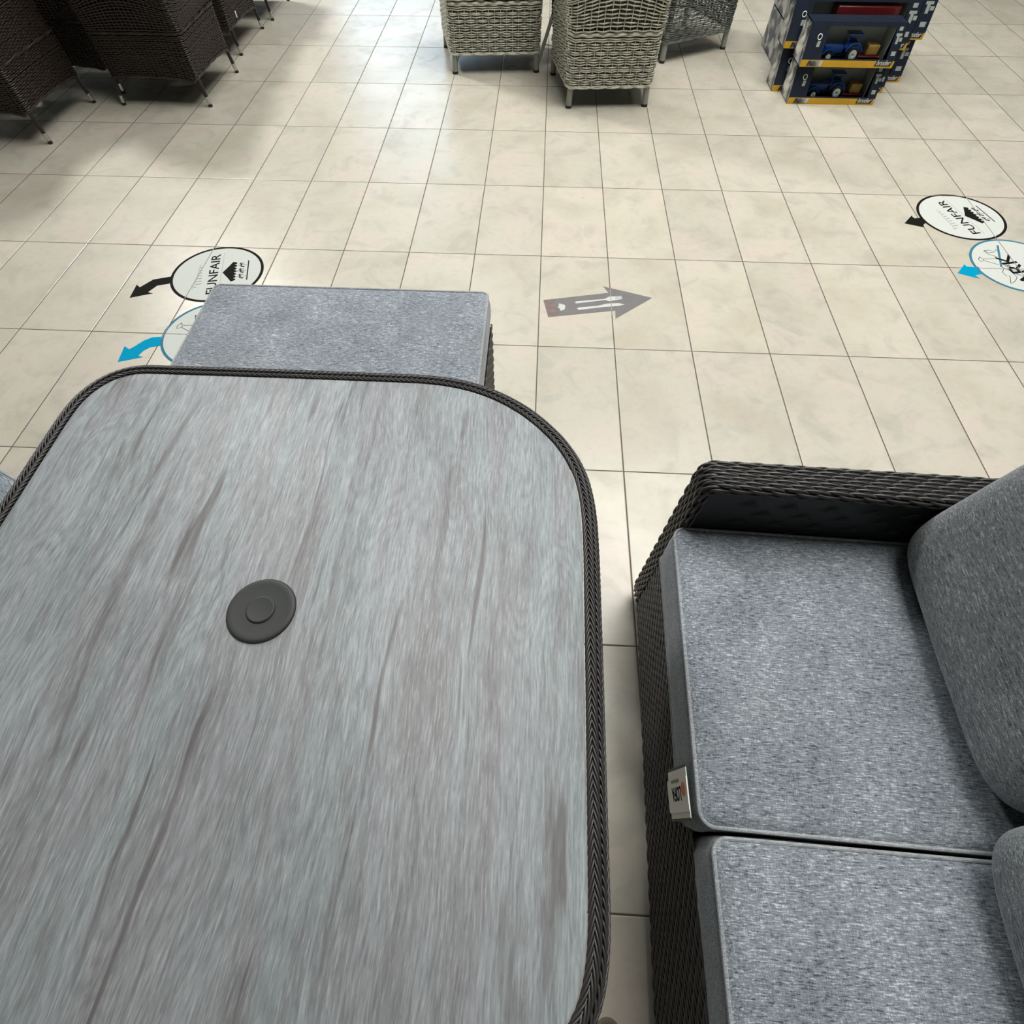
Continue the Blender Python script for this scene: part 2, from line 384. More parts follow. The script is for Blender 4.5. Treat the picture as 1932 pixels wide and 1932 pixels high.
table = thing('dining_table', 'large square grey wood-look garden table with rounded corners and dark rattan rim', 'table', tab_c)
loop = smooth_loop(edge, 480, 5) - np.array(tab_c[:2]); nrm = loop_normals(loop)
mb = MB(); n = len(loop)
V = [(*(p), TZ - .012) for p in loop] + [(*(p), TZ - .001) for p in loop] + [(*(p - q * .0015), TZ) for p, q in zip(loop, nrm)]
F = [(i, (i + 1) % n, n + (i + 1) % n, n + i) for i in range(n)] + [(n + i, n + (i + 1) % n, 2 * n + (i + 1) % n, 2 * n + i) for i in range(n)] + [tuple(range(2 * n, 3 * n)), tuple(range(n - 1, -1, -1))]
if ((loop[1, 0] - loop[0, 0]) * nrm[0, 1] - (loop[1, 1] - loop[0, 1]) * nrm[0, 0]) > 0: F = [f[::-1] for f in F]
mb.add(V, F); mb.build('tabletop', M['wood'], table, False)
# rattan rim: profile across (inner groove -> top -> outer side)
RW = .0255
prof = np.array([[0.0, -.004], [.003, .0005], [.010, .003], [.018, .001], [.0235, -.006], [RW, -.016], [RW, -.035], [RW - .002, -.052]])
pp, pd = band_path(prof)
pn = np.gradient(prof, axis=0); pn = np.stack([-pn[:, 1], pn[:, 0]], 1); pn /= np.linalg.norm(pn, axis=1, keepdims=True)
L3 = np.vstack([loop, loop[:1]]); dl = np.r_[0, np.cumsum(np.linalg.norm(np.diff(L3, axis=0), axis=1))]; NR = np.vstack([nrm, nrm[:1]])
Ltot = dl[-1]
def rim_surf(s, t):
    s = np.mod(s, Ltot); base = interp3(L3, dl, s); nn = interp3(NR, dl, s); nn /= np.linalg.norm(nn, axis=-1, keepdims=True)
    o = interp3(pp, pd, np.clip(t, 0, pd[-1])); m_ = interp3(pn, pd, np.clip(t, 0, pd[-1]))
    P = np.concatenate([base + nn * o[..., :1], TZ + o[..., 1:2]], -1); Nn = np.concatenate([nn * m_[..., :1], m_[..., 1:2]], -1)
    return P, Nn / np.linalg.norm(Nn, axis=-1, keepdims=True)
parts = []; K = 7; e = np.linspace(0, 1, K)
cols = [(.002, .0115, 1, 0), (.0095, .0205, -1, .5), (.0185, .0295, -1, .1), (.028, .040, 1, .3), (.039, .051, -1, .6), (.050, .062, 1, .2)]
pitch = .0104; cnt = int(Ltot / pitch); pitch = Ltot / cnt
for (t0, t1, sg, ph) in cols:
    s0 = (np.arange(cnt) + ph) * pitch
    s = s0[:, None] + e[None] * .036 * sg + 0 * s0[:, None]
    t = t0 + (t1 - t0) * (e[None] ** .9) + 0 * s0[:, None]
    P, Nn = rim_surf(s, t); off = -.0020 + .0040 * np.sin(np.pi * e) ** .8
    parts.append(strands(P + Nn * off[None, :, None], Nn, .00165, .0016, 6, .55 + .45 * np.sin(np.pi * e) ** .6))
V, F = join_np(parts); rim = link('rattan_rim', mesh_np('rattan_rim', V, F), M['rattan'], table)
# solid core under the weave
ss = np.linspace(0, Ltot, 481)[:-1]; tt = np.linspace(0, pd[-1], 12); S_, T_ = np.meshgrid(ss, tt, indexing='ij'); P, Nn = rim_surf(S_, T_); P = P - Nn * .0026
idx = np.arange(480 * 12).reshape(480, 12); a = idx[:, :-1]; c = np.roll(idx, -1, 0)[:, :-1]
F = np.stack([a, c, np.roll(idx, -1, 0)[:, 1:], idx[:, 1:]], -1).reshape(-1, 4)
link('rim_core', mesh_np('rim_core', P.reshape(-1, 3), F), M['rattan_core'], table)
mb = MB(); mb.box(-.40, .40, -.40, .40, TZ - .05, TZ - .0125); mb.build('table_frame', M['rattan_core'], table)
for sx in (-1, 1):
    for sy in (-1, 1):
        mb = MB(); mb.tube([(sx * .33, sy * .33, TZ - .05), (sx * .33, sy * .33, .02)], .024, 14); mb.tube([(sx * .33, sy * .33, .02), (sx * .33, sy * .33, 0)], .02, 14)
        mb.build('table_leg', M['rattan'], table)
# parasol-hole cover in the middle
hub = thing('parasol_hole_cover', 'round dark grey plastic cap covering the hole in the grey wood tabletop', 'cover', (-.4035, -1.995, TZ))
mb = MB(); mb.lathe([(0, .0), (.0495, .0), (.0505, .0012), (.0490, .0038), (.0455, .0048), (.0405, .0040), (.0225, .0036), (.021, .0036), (.0, .0036)], seg=96)
mb.build('cap_disc', M['disc'], hub, True, 3)
mb = MB(); mb.lathe([(.0, .0035), (.0205, .0035), (.0208, .0052), (.0196, .0060), (.0178, .0056), (0, .0056)], seg=72); mb.build('cap_plug', M['disc'], hub, True, 3)

# ================================================================== CUSHIONS
def rrect(x0, x1, y0, y1, r, seg=10, sub=14):
    P = []
    for cx_, cy_, a0 in ((x1 - r, y1 - r, 0), (x0 + r, y1 - r, 90), (x0 + r, y0 + r, 180), (x1 - r, y0 + r, 270)):
        for k in range(seg + 1):
            q = math.radians(a0 + 90 * k / seg); P.append((cx_ + r * math.cos(q), cy_ + r * math.sin(q)))
    P = np.array(P); Q = []
    for i in range(len(P)):
        a, b_ = P[i], P[(i + 1) % len(P)]; L = np.linalg.norm(b_ - a); m_ = sub if L > .05 else 1
        for k in range(m_): Q.append(a + (b_ - a) * k / m_)
    return np.array(Q)
def cushion(parent, w_, d_, z0, z1, r=.025, crown=.010, mat='fabric', sagamp=.0015, name='seat_cushion', pip=True, dimple=None):
    """box cushion centred at x,y = 0 with sewn piping top and bottom; returns main mesh"""
    O = rrect(-w_ / 2, w_ / 2, -d_ / 2, d_ / 2, r); n = len(O); Nn = loop_normals(O)
    ang = np.arange(n); wob = sagamp * (np.sin(ang * .37) + np.sin(ang * .91 + 1))
    rings = []
    H = z1 - z0
    for f, o in ((0, 0), (.06, .003), (.3, .0055), (.5, .006), (.7, .0055), (.94, .003), (1, 0)):
        rings.append(np.c_[O + Nn * (o + wob[:, None] * 4 * f * (1 - f)), np.full(n, z0 + H * f)])
    for k, (ins, zz) in enumerate(((.002, .0015), (.006, .0045), (.014, .0072), (.03, .0095), (.06, .0113), (.10, .0125), (.15, .0132), (.2, .0136))):
        m_ = min(w_, d_) / 2; f = ins / m_
        Q = O * (1 - f) if k > 2 else O - Nn * ins
        if k > 2: Q = O * (1 - f)
        z = z1 + zz * crown / .0136
        dz = np.zeros(n)
        if dimple is not None:
            for (dx, dy, dr, da) in dimple: dz -= da * np.exp(-((Q[:, 0] - dx) ** 2 + (Q[:, 1] - dy) ** 2) / dr ** 2)
        rings.append(np.c_[Q, z + dz])
    top = rings[-1][:, :2]
    for f in (.8, .6, .4, .2, .02):
        Q = top * f; dz = np.zeros(n)
        if dimple is not None:
            for (dx, dy, dr, da) in dimple: dz -= da * np.exp(-((Q[:, 0] - dx) ** 2 + (Q[:, 1] - dy) ** 2) / dr ** 2)
        rings.append(np.c_[Q, z1 + crown + .001 * (1 - f) + dz])
    V = np.concatenate(rings); m_ = len(rings); idx = np.arange(m_ * n).reshape(m_, n)
    F = [tuple(x) for x in np.stack([idx[:-1], np.roll(idx, -1, 1)[:-1], np.roll(idx, -1, 1)[1:], idx[1:]], -1).reshape(-1, 4)]
    F += [tuple(idx[0][::-1]), tuple(idx[-1])]
    mb = MB(); mb.add(V, F, 0, True); o = mb.build(name, M[mat], parent, True, 1.2)
    if pip:
        for z, nm in ((z1, 'piping'), (z0, 'piping')):
            mp = MB(); mp.tube([(p[0] + q[0] * .001, p[1] + q[1] * .001, z) for p, q in zip(O, Nn)], .0034, 8, 0, True)
            mp.build(nm, M['piping'], o)
    return o

def pillow(name, label, W, Hh, T, mat, group=None):
    """soft rounded block: local x = thickness (front -x), y = width, z = height"""
    a = []; nu, nv = 64, 40
    V = []; F = []
    def se(c, p): return math.copysign(abs(c) ** p, c)
    for i in range(nv + 1):
        ph = -math.pi / 2 + math.pi * i / nv
        for j in range(nu):
            th = 2 * math.pi * j / nu
            y = se(math.cos(ph), .22) * se(math.cos(th), .20); x = se(math.cos(ph), .45) * se(math.sin(th), .50); z = se(math.sin(ph), .20)
            k = 1 - .05 * (abs(y) ** 4) * (abs(z) ** 4)
            V.append((x * T / 2 * (1 - .10 * abs(y) ** 3 - .10 * abs(z) ** 3), y * W / 2 * k, z * Hh / 2 * k))
    for i in range(nv):
        for j in range(nu): F.append((i * nu + j, i * nu + (j + 1) % nu, (i + 1) * nu + (j + 1) % nu, (i + 1) * nu + j))
    mb = MB(); mb.add(V, F, 0, True); return mb.build(name, M[mat], None, True, 3)

# ================================================================== SOFA
SA = math.radians(-1.8)
sofa = thing('rattan_sofa', 'dark rattan sofa frame with a flat square arm beside the table', 'sofa', (.296, -1.63, 0), SA)
# local: x = depth away from table, y = along the sofa (0 = outer face of arm, negative towards camera)
SL = 1.235; AW = .064; AH = .600; SD = .84
arm_len = .80
def arm(sofa, y_out, sgn):
    """band over the front post and along the top; y runs from y_out to y_out + sgn*AW"""
    rc = .028
    path = [(.002, .045)] + [(.010 * (z / AH), z) for z in np.linspace(.05, AH - rc, 10)]
    x0 = .010
    for k in range(9):
        q = math.radians(180 - 90 * k / 8); path.append((x0 + rc + rc * math.cos(q), AH - rc + rc * math.sin(q)))
    path += [(x, AH - .0 * x) for x in np.linspace(.06, arm_len, 12)]
    path = np.array(path); d = np.r_[0, np.cumsum(np.linalg.norm(np.diff(path, axis=0), axis=1))]
    tn = np.gradient(path, axis=0); nn_ = np.stack([-tn[:, 1], tn[:, 0]], 1); nn_ /= np.linalg.norm(nn_, axis=1, keepdims=True)
    ex = .018   # the band laps over the outer and inner edge
    cp = np.array([[0, -ex], [0, -.004], [.004, 0], [AW / 2, .0015], [AW - .004, 0], [AW, -.004], [AW, -ex]]); cd = np.r_[0, np.cumsum(np.linalg.norm(np.diff(cp, axis=0), axis=1))]
    cn = np.gradient(cp, axis=0); cn = np.stack([-cn[:, 1], cn[:, 0]], 1); cn /= np.linalg.norm(cn, axis=1, keepdims=True)
    def surf(s, t):
        c = interp3(path, d, s); nv = interp3(nn_, d, s); o = interp3(cp, cd, t); m_ = interp3(cn, cd, t)
        nv = nv / np.linalg.norm(nv, axis=-1, keepdims=True)
        P = np.stack([c[..., 0] + nv[..., 0] * o[..., 1], y_out + sgn * o[..., 0], c[..., 1] + nv[..., 1] * o[..., 1]], -1)
        Nn = np.stack([nv[..., 0] * m_[..., 1], sgn * m_[..., 0], nv[..., 1] * m_[..., 1]], -1)
        return P, Nn / np.linalg.norm(Nn, axis=-1, keepdims=True)
    V, F = twill(surf, d[-1], cd[-1], .0086, .040, .0033, .0024, step=.0145, skew=.55, lift=.0022, sink=.0022, ring=6)
    a = link('arm', mesh_np('arm', V, F), M['rattan'], sofa)
    # solid body of the arm: flat woven inner and outer cheeks
    mb = MB(); ya, yb = sorted((y_out + sgn * .003, y_out + sgn * (AW - .003)))
    pts = [(.006, .04)] + [(p[0] + .004 if p[1] < AH - .01 else p[0], min(p[1], AH) - .003) for p in path[1:]] + [(arm_len, .04)]
    n = len(pts); V = [(x, ya, z) for x, z in pts] + [(x, yb, z) for x, z in pts]
    mb.add(V, [tuple(range(n)), tuple(range(2 * n - 1, n - 1, -1))] + [(i, n + i, n + (i + 1) % n, (i + 1) % n) for i in range(n)])
    cheek = mb.build('arm_panel', M['rattan_in'], a, False)
    # little triple stitches that show on the inner cheek
    S = []; yi = y_out + sgn * (AW + .0002)
    for r in range(7):
        for c_ in range(9):
            bx = .10 + c_ * .075 + (r % 2) * .037; bz = .375 + r * .030
            if bz > AH - .03 or bx > .72: continue
            for k in range(3): S.append([(bx + k * .006, yi, bz - .005), (bx + k * .006 + .003, yi, bz), (bx + k * .006 + .006, yi, bz + .006)])
            S.append([(bx - .012, yi, bz - .006), (bx + .008, yi, bz - .0065), (bx + .026, yi, bz - .006)])
    S = np.array(S); Nn = np.zeros_like(S); Nn[..., 1] = sgn
    V, F = strands(S, Nn, .0011, .0008, 4); link('arm_stitch', mesh_np('arm_stitch', V, F), M['rattan'], a)
    return a
arm(sofa, 0, -1); arm(sofa, -SL, 1)
# front panel between the arms
def flat(ox, oy, oz, du, dv, nn):
    ox = np.array([ox, oy, oz]); du = np.array(du, float); dv = np.array(dv, float); nn = np.array(nn, float)
    return lambda s, t: (ox + s[..., None] * du + t[..., None] * dv, np.broadcast_to(nn, s.shape + (3,)))
V, F = twill(flat(.004, -AW, .045, (0, -1, 0), (.0, 0, 1), (-1, 0, 0)), SL - 2 * AW, .335, .0098, .036, .0042, .0022, step=.013, skew=.3, K=6, lift=.0014, sink=.002)
fp = link('front_panel', mesh_np('front_panel', V, F), M['rattan'], sofa)
mb = MB(); mb.box(.007, .72, -SL + AW, -AW, .04, .345); mb.build('base_body', M['rattan_core'], sofa)
mb = MB(); mb.box(.66, .70, -SL + AW, -AW, .345, .80); bevel(mb.build('back_frame', M['rattan_in'], sofa), .01)
for x, y in ((.05, -.05), (.05, -SL + .05), (.66, -.05), (.66, -SL + .05)):
    mb = MB(); mb.tube([(x, y, .05), (x, y, 0)], .016, 12); mb.build('foot', M['foot'], sofa)

def place_local(o, root, loc, rz=0, ry=0):
    """put a top-level object at a location given in the sofa's own frame"""
    m_ = Matrix.Translation(root.location) @ Matrix.Rotation(root.rotation_euler.z, 4, 'Z') @ Matrix.Translation(loc) @ Matrix.Rotation(rz, 4, 'Z') @ Matrix.Rotation(ry, 4, 'Y')
    o.matrix_world = m_
c1 = cushion(None, .56, .536, .349, .458, .022, .012, name='seat_cushion')
tag(c1, 'grey seat cushion beside the woven sofa arm, with a white tag hanging on its front', 'cushion', 'sofa seat cushions')
place_local(c1, sofa, (-.007 + .28, -AW - .004 - .268, 0))
c2 = c1.copy(); COL.objects.link(c2)
for ch in c1.children:
    k = ch.copy(); COL.objects.link(k); k.parent = c2
c2['label'] = 'grey seat cushion without a tag, nearer the bottom edge of the photo'
place_local(c2, sofa, (.010 + .28, -AW - .004 - .536 - .014 - .268, 0), math.radians(.3))
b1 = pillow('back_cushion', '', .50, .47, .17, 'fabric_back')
tag(b1, 'grey back cushion leaning behind the tagged seat cushion, next to the sofa arm', 'cushion', 'sofa back cushions')
place_local(b1, sofa, (.512, -AW - .001 - .25, .466 + .241), 0, math.radians(11))
b2 = pillow('back_cushion', '', .60, .47, .17, 'fabric_back')
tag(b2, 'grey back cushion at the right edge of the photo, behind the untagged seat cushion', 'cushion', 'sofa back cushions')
place_local(b2, sofa, (.478, -.562 - .30, .466 + .241), math.radians(0), math.radians(11))

# hang tag
tg = thing('hang_tag', 'white card tag with an orange dot hanging on the sofa seat cushion front', 'tag', (.2600, -2.18, .39))
mb = MB(); mb.box(.0012, .0022, -.047, .036, -.058, .052); o = mb.build('backing_card', M['green'], tg); o['label'] = 'dark green backing card'
mb = MB(); mb.box(-.0002, .001, -.043, .031, -.054, .0530); mb.build('paper_slip', M['card'], tg)
mb = MB(); mb.prism([(-.054, -.056), (.054, -.056), (.058, -.052), (.058, .024), (.054, .028), (-.054, .028), (-.058, .024), (-.058, -.052)], 0, .0008)
o = mb.build('front_card', M['card'], tg)   # local x->z, y->y
me = o.data
for v in me.vertices: x, y, z = v.co; v.co = (-.0014 - z, y * .62 + .0, x * .98)
fc = o
text_mesh('LOFA', .030, 'lettering', M['black'], fc, (-.0026, .0035, .022), (0, 0, -1), (0, -1, 0), .0001, .0006, width=.052)
mb = MB(); mb.box(-.0027, -.0024, .011, .016, -.030, .016); mb.build('grey_print_line', M['gprint'], fc)
mb = MB(); q = [(.036 + .011 * math.cos(a), -.001 + .011 * math.sin(a)) for a in np.linspace(0, 2 * math.pi, 32, endpoint=False)]
V = [(-.0024, y, z) for z, y in q] + [(-.0027, y, z) for z, y in q]; n = 32
mb.add(V, [tuple(range(n)), tuple(range(2 * n - 1, n - 1, -1))] + [(i, n + i, n + (i + 1) % n, (i + 1) % n) for i in range(n)]); mb.build('orange_dot', M['orange'], fc)
tg.rotation_euler = (0, math.radians(0), 0)

# ================================================================== STOOLS
def stool(name, label, loc, rz, w_, d_, extra=.0):
    t = thing(name, label, 'stool', loc, rz, 'rattan stools round the table')
    parts = []; hw, hd = w_ / 2, d_ / 2
    for (o, du, nn, L) in (((-hw, -hd), (1, 0, 0), (0, -1, 0), w_), ((hw, -hd), (0, 1, 0), (1, 0, 0), d_), ((hw, hd), (-1, 0, 0), (0, 1, 0), w_), ((-hw, hd), (0, -1, 0), (-1, 0, 0), d_)):
        parts.append(twill(flat(o[0], o[1], .03, du, (0, 0, 1), nn), L, .325, .0105, .040, .0044, .0026, step=.014, skew=.3, K=6, lift=.0018, sink=.002))
    V, F = join_np(parts); link('woven_base', mesh_np('woven_base', V, F), M['rattan'], t)
    mb = MB(); mb.box(-hw + .003, hw - .003, -hd + .003, hd - .003, .03, .352); mb.build('base_body', M['rattan_core'], t)
    for sx in (-1, 1):
        for sy in (-1, 1):
            mb = MB(); mb.tube([(sx * (hw - .04), sy * (hd - .04), .04), (sx * (hw - .04), sy * (hd - .04), 0)], .015, 10); mb.build('foot', M['foot'], t)
    return t
s1 = stool('rattan_stool', 'wide dark rattan stool base under the grey cushion beyond the table', (-.548, -1.165, 0), 0, .800, .452)
k1 = cushion(None, .788, .450, .357, .452, .018, .006, name='stool_cushion', dimple=[(.03, .06, .09, .006), (-.03, -.05, .05, .004), (.22, -.10, .1, .003)])
tag(k1, 'wide flat grey cushion on the stool at the far side of the table', 'cushion', 'stool cushions'); k1.location = (-.549, -1.160, 0)
s2 = stool('rattan_stool', 'rattan stool hidden behind the left table edge, only its cushion corner peeking out', (-1.40, -1.80, 0), math.radians(-26), .50, .50)
k2 = cushion(None, .50, .50, .357, .452, .05, .008, name='stool_cushion')
tag(k2, 'dark blue-grey cushion corner at the left edge of the photo behind the table', 'cushion', 'stool cushions'); k2.location = (-1.40, -1.80, 0); k2.rotation_euler.z = math.radians(-26)

# ================================================================== FLOOR DECALS
def ribbon(mb, pts, wd, z0, z1, mi=0, closed=False):
    pts = [Vector(p).to_2d() for p in pts]; n = len(pts)
    Ls = []; Rs = []
    for i, p in enumerate(pts):
        a = pts[i - 1] if (i > 0 or closed) else p; c = pts[(i + 1) % n] if (i < n - 1 or closed) else p
        t = (c - a).normalized(); q = Vector((-t.y, t.x)) * wd / 2; Ls.append(p + q); Rs.append(p - q)
    for i in range(n if closed else n - 1):
        j = (i + 1) % n
        V = [(*Ls[i], z0), (*Rs[i], z0), (*Rs[j], z0), (*Ls[j], z0), (*Ls[i], z1), (*Rs[i], z1), (*Rs[j], z1), (*Ls[j], z1)]
        mb.add(V, [(0, 3, 2, 1), (4, 5, 6, 7), (0, 1, 5, 4), (2, 3, 7, 6), (1, 2, 6, 5), (3, 0, 4, 7)], mi)
def circ(c, r, n=72): return [(c[0] + r * math.cos(2 * math.pi * k / n), c[1] + r * math.sin(2 * math.pi * k / n)) for k in range(n)]
def ring_mesh(mb, c, r0, r1, z0, z1, n=96):
    ribbon(mb, circ(c, (r0 + r1) / 2, n), r1 - r0, z0, z1, 0, True)
def joints(t, c, r):
    """tile joints that show through the vinyl"""
    mb = MB()
    for k in range(-30, 31):
        x = k * .3 - c[0]
        if abs(x) < r - .004: h = math.sqrt(r * r - x * x); mb.box(x - .0015, x + .0015, -h, h, .0013, .0016)
        y = k * .6 - c[1]
        if abs(y) < r - .004: h = math.sqrt(r * r - y * y); mb.box(-h, h, y - .0012, y + .0012, .0013, .0016)
    if mb.v: mb.build('joint_line', M['joint'], t)
RA = math.radians(103.6); RX = (math.cos(RA), math.sin(RA), 0); RY = (math.cos(RA + math.pi / 2), math.sin(RA + math.pi / 2), 0)
def rot(p, c=(0, 0)):   # design frame (reading direction = x) -> floor frame
    return (c[0] + p[0] * RX[0] + p[1] * RY[0], c[1] + p[0] * RX[1] + p[1] * RY[1])
def funfair(label, c, arrow):
    t = thing('floor_decal', label, 'floor sticker', (c[0], c[1], 0), 0, 'round floor stickers')
    mb = MB(); mb.prism(circ((0, 0), .1985, 96), 0, .0006); mb.build('disc', M['white'], t)
    mb = MB(); ring_mesh(mb, (0, 0), .187, .199, .0004, .0009); mb.build('border', M['black'], t)
    mb = MB(); mb.prism([(x - c[0], y - c[1]) for x, y in arrow], 0, .0007); mb.build('arrow', M['black'], t)
    b = rot((-.145, -.003)); text_mesh('FUNFAIR', .057, 'lettering', M['black'], t, (b[0], b[1], .0009), RX, RY, .0002, .0004, width=.290)
    # cursive word
    mb = MB(); pts = []
    for k in range(90):
        u = k / 89; pts.append(rot((-.095 + .165 * u + .006 * math.sin(u * 52), .076 + .013 * math.sin(u * 52 + 1.5) * (1.4 - u) + (.02 if u < .12 else 0) * math.sin(u / .12 * math.pi))))
    ribbon(mb, pts, .0022, .0006, .0009); mb.build('script_lettering', M['gprint'], t)
    mb = MB(); ribbon(mb, [rot((-.15, -.018)), rot((.150, -.018))], .0015, .0006, .0009); mb.build('thin_rule', M['gprint'], t)
    mb = MB()
    mb.prism([rot((.0, -.022)), rot((.045, -.048)), rot((.072, -.062)), (rot((.070, -.072))), rot((-.070, -.072)), rot((-.072, -.062)), rot((-.045, -.048))], .0006, .0009)
    for k in range(7): mb.prism(circ(rot((-.060 + k * .02, -.073)), .008, 14), .0006, .00092)
    ribbon(mb, [rot((0, -.07)), rot((0, -.118))], .003, .0006, .0009)
    for k in (-1, 0, 1):
        x = k * .042
        ribbon(mb, [rot((x - .016, -.112)), rot((x - .008, -.098)), rot((x + .002, -.101)), rot((x + .012, -.094)), rot((x + .017, -.101))], .006, .0006, .0009)
        ribbon(mb, [rot((x - .008, -.100)), rot((x - .012, -.116))], .003, .0006, .0009); ribbon(mb, [rot((x + .008, -.098)), rot((x + .014, -.112))], .003, .0006, .0009)
        ribbon(mb, [rot((x, -.084)), rot((x, -.124))], .0015, .0006, .0009)
    ribbon(mb, [rot((-.072, -.130)), rot((.072, -.130))], .005, .0006, .0009)
    mb.build('carousel_drawing', M['black'], t); joints(t, c, .198); return t
funfair('round white FUNFAIR floor sticker with black bent arrow, behind the wide stool', (-1.4215, -.197),
        [(-1.606, -.232), (-1.617, -.230), (-1.687, -.255), (-1.723, -.311), (-1.744, -.294), (-1.737, -.383), (-1.651, -.349), (-1.675, -.342), (-1.653, -.295), (-1.606, -.280)])
funfair('round white FUNFAIR floor sticker with short black arrow, at the right of the photo', (2.008, .416),
        [(1.818, .398), (1.80, .393), (1.78, .390), (1.774, .412), (1.719, .344), (1.798, .314), (1.807, .340), (1.822, .352)])
def ark(label, c, arrow):
    t = thing('floor_decal', label, 'floor sticker', (c[0], c[1], 0), 0, 'round floor stickers')
    mb = MB(); mb.prism(circ((0, 0), .1975, 96), 0, .0006); mb.build('disc', M['white'], t)
    mb = MB(); ring_mesh(mb, (0, 0), .188, .1985, .0004, .0009); mb.build('border', M['steelblue'], t)
    mb = MB(); mb.prism([(x - c[0], y - c[1]) for x, y in arrow], 0, .0007); mb.build('arrow', M['blue'], t)
    text_mesh('THE', .030, 'small_lettering', M['black'], t, (-.030, -.045, .0009), RX, RY, .0002, 0, width=.05)
    text_mesh('ARK', .105, 'lettering', M['black'], t, (.040, -.130, .0009), RX, RY, .0002, .001, width=.22)
    mb = MB(); ribbon(mb, [(-.028, .150), (-.081, -.018)], .009, .0006, .0009); ribbon(mb, [(-.078, -.018), (-.012, -.085), (.02, -.16)], .004, .0006, .0009); mb.build('roof_drawing', M['steelblue'], t)
    mb = MB(); L = lambda *p: ribbon(mb, list(p), .0022, .0006, .0009)
    L((-.146, .056), (-.158, .036), (-.153, .019), (-.135, .032), (-.146, .056)); L((-.135, .040), (-.068, .046)); L((-.137, .028), (-.085, .0))
    L((-.108, .105), (-.098, .078), (-.068, .060)); L((-.108, .105), (-.080, .110), (-.064, .097), (-.092, .088), (-.108, .105)); L((-.06, .10), (-.05, .118), (-.042, .10))
    mb.build('animal_drawing', M['black'], t); mb = MB()
    L((-.076, -.030), (-.092, -.055), (-.086, -.083), (-.070, -.078), (-.091, -.137), (-.076, -.128), (-.060, -.112), (-.045, -.090), (-.049, -.052), (-.033, -.076))
    mb.build('animal_drawing', M['black'], t); joints(t, c, .197); return t
ark('round floor sticker with turquoise border and curved turquoise arrow, half hidden by the wide stool', (-1.308, -.588),
    [(-1.497, -.601), (-1.505, -.619), (-1.540, -.624), (-1.567, -.646), (-1.586, -.676), (-1.603, -.697), (-1.629, -.680), (-1.617, -.769), (-1.530, -.738), (-1.553, -.731), (-1.543, -.702), (-1.524, -.681), (-1.486, -.671)])
ark('round white floor sticker with turquoise border cut by the right edge of the photo', (2.110, .030),
    [(1.930, .012), (1.914, .006), (1.878, .010), (1.876, .027), (1.821, -.041), (1.901, -.077), (1.891, -.052), (1.927, -.041)])
t = thing('arrow_decal', 'long grey arrow floor sticker with a white fork, knife and acorn', 'floor sticker', (.25, -.34, 0))
G = lambda L: [(x - .25, y + .34) for x, y in L]
mb = MB(); mb.prism(G([(.016, -.314), (.292, -.252), (.271, -.209), (.474, -.277), (.313, -.420), (.315, -.368), (.038, -.423)]), 0, .0006); mb.build('arrow_shape', M['arrow'], t)
mb = MB(); mb.prism(G([(.017, -.3145), (.062, -.305), (.083, -.411), (.0385, -.422)]), .0006, .0008); mb.build('wood_print', M['arrow_brown'], t)
mb = MB(); mb.prism(G([(.147, -.325), (.155, -.316), (.272, -.295), (.294, -.278), (.345, -.271), (.348, -.291), (.292, -.309), (.275, -.302), (.155, -.330)]), .0006, .0009)
mb.build('fork_print', M['white'], t)
mb = MB()
for q in (-.277, -.283, -.289): ribbon(mb, G([(.318, q - .001), (.346, q + .003)]), .0014, .0009, .0011)
mb.build('fork_tines', M['arrow'], t)
mb = MB(); mb.prism(G([(.156, -.364), (.163, -.356), (.243, -.341), (.283, -.325), (.331, -.319), (.356, -.327), (.329, -.338), (.258, -.350), (.166, -.372)]), .0006, .0009); mb.build('knife_print', M['white'], t)
mb = MB(); mb.prism(G([(.078, -.350), (.083, -.352), (.080, -.336), (.086, -.333), (.092, -.338), (.104, -.340), (.109, -.354), (.104, -.373), (.089, -.381), (.085, -.368), (.083, -.363), (.078, -.362)]), .0006, .0009); mb.build('acorn_print', M['white'], t)
mb = MB(); mb.box(.3 - .25 - .0015, .3 - .25 + .0015, -.062, .112, .0010, .0013); mb.build('joint_line', M['joint'], t)
# small round disc on the floor, cut by the bottom edge
mb = MB(); mb.lathe([(0, 0), (.026, 0), (.026, .003), (.020, .0045), (.017, .003), (0, .003)], seg=40); o = mb.build('floor_glide', simple('taupe_plastic', srgb(112, 104, 88), .6), None, True, 1)
o.location = (.186, -2.594, 0); tag(o, 'small round taupe disc on the floor at the bottom edge, between table and sofa', 'disc')

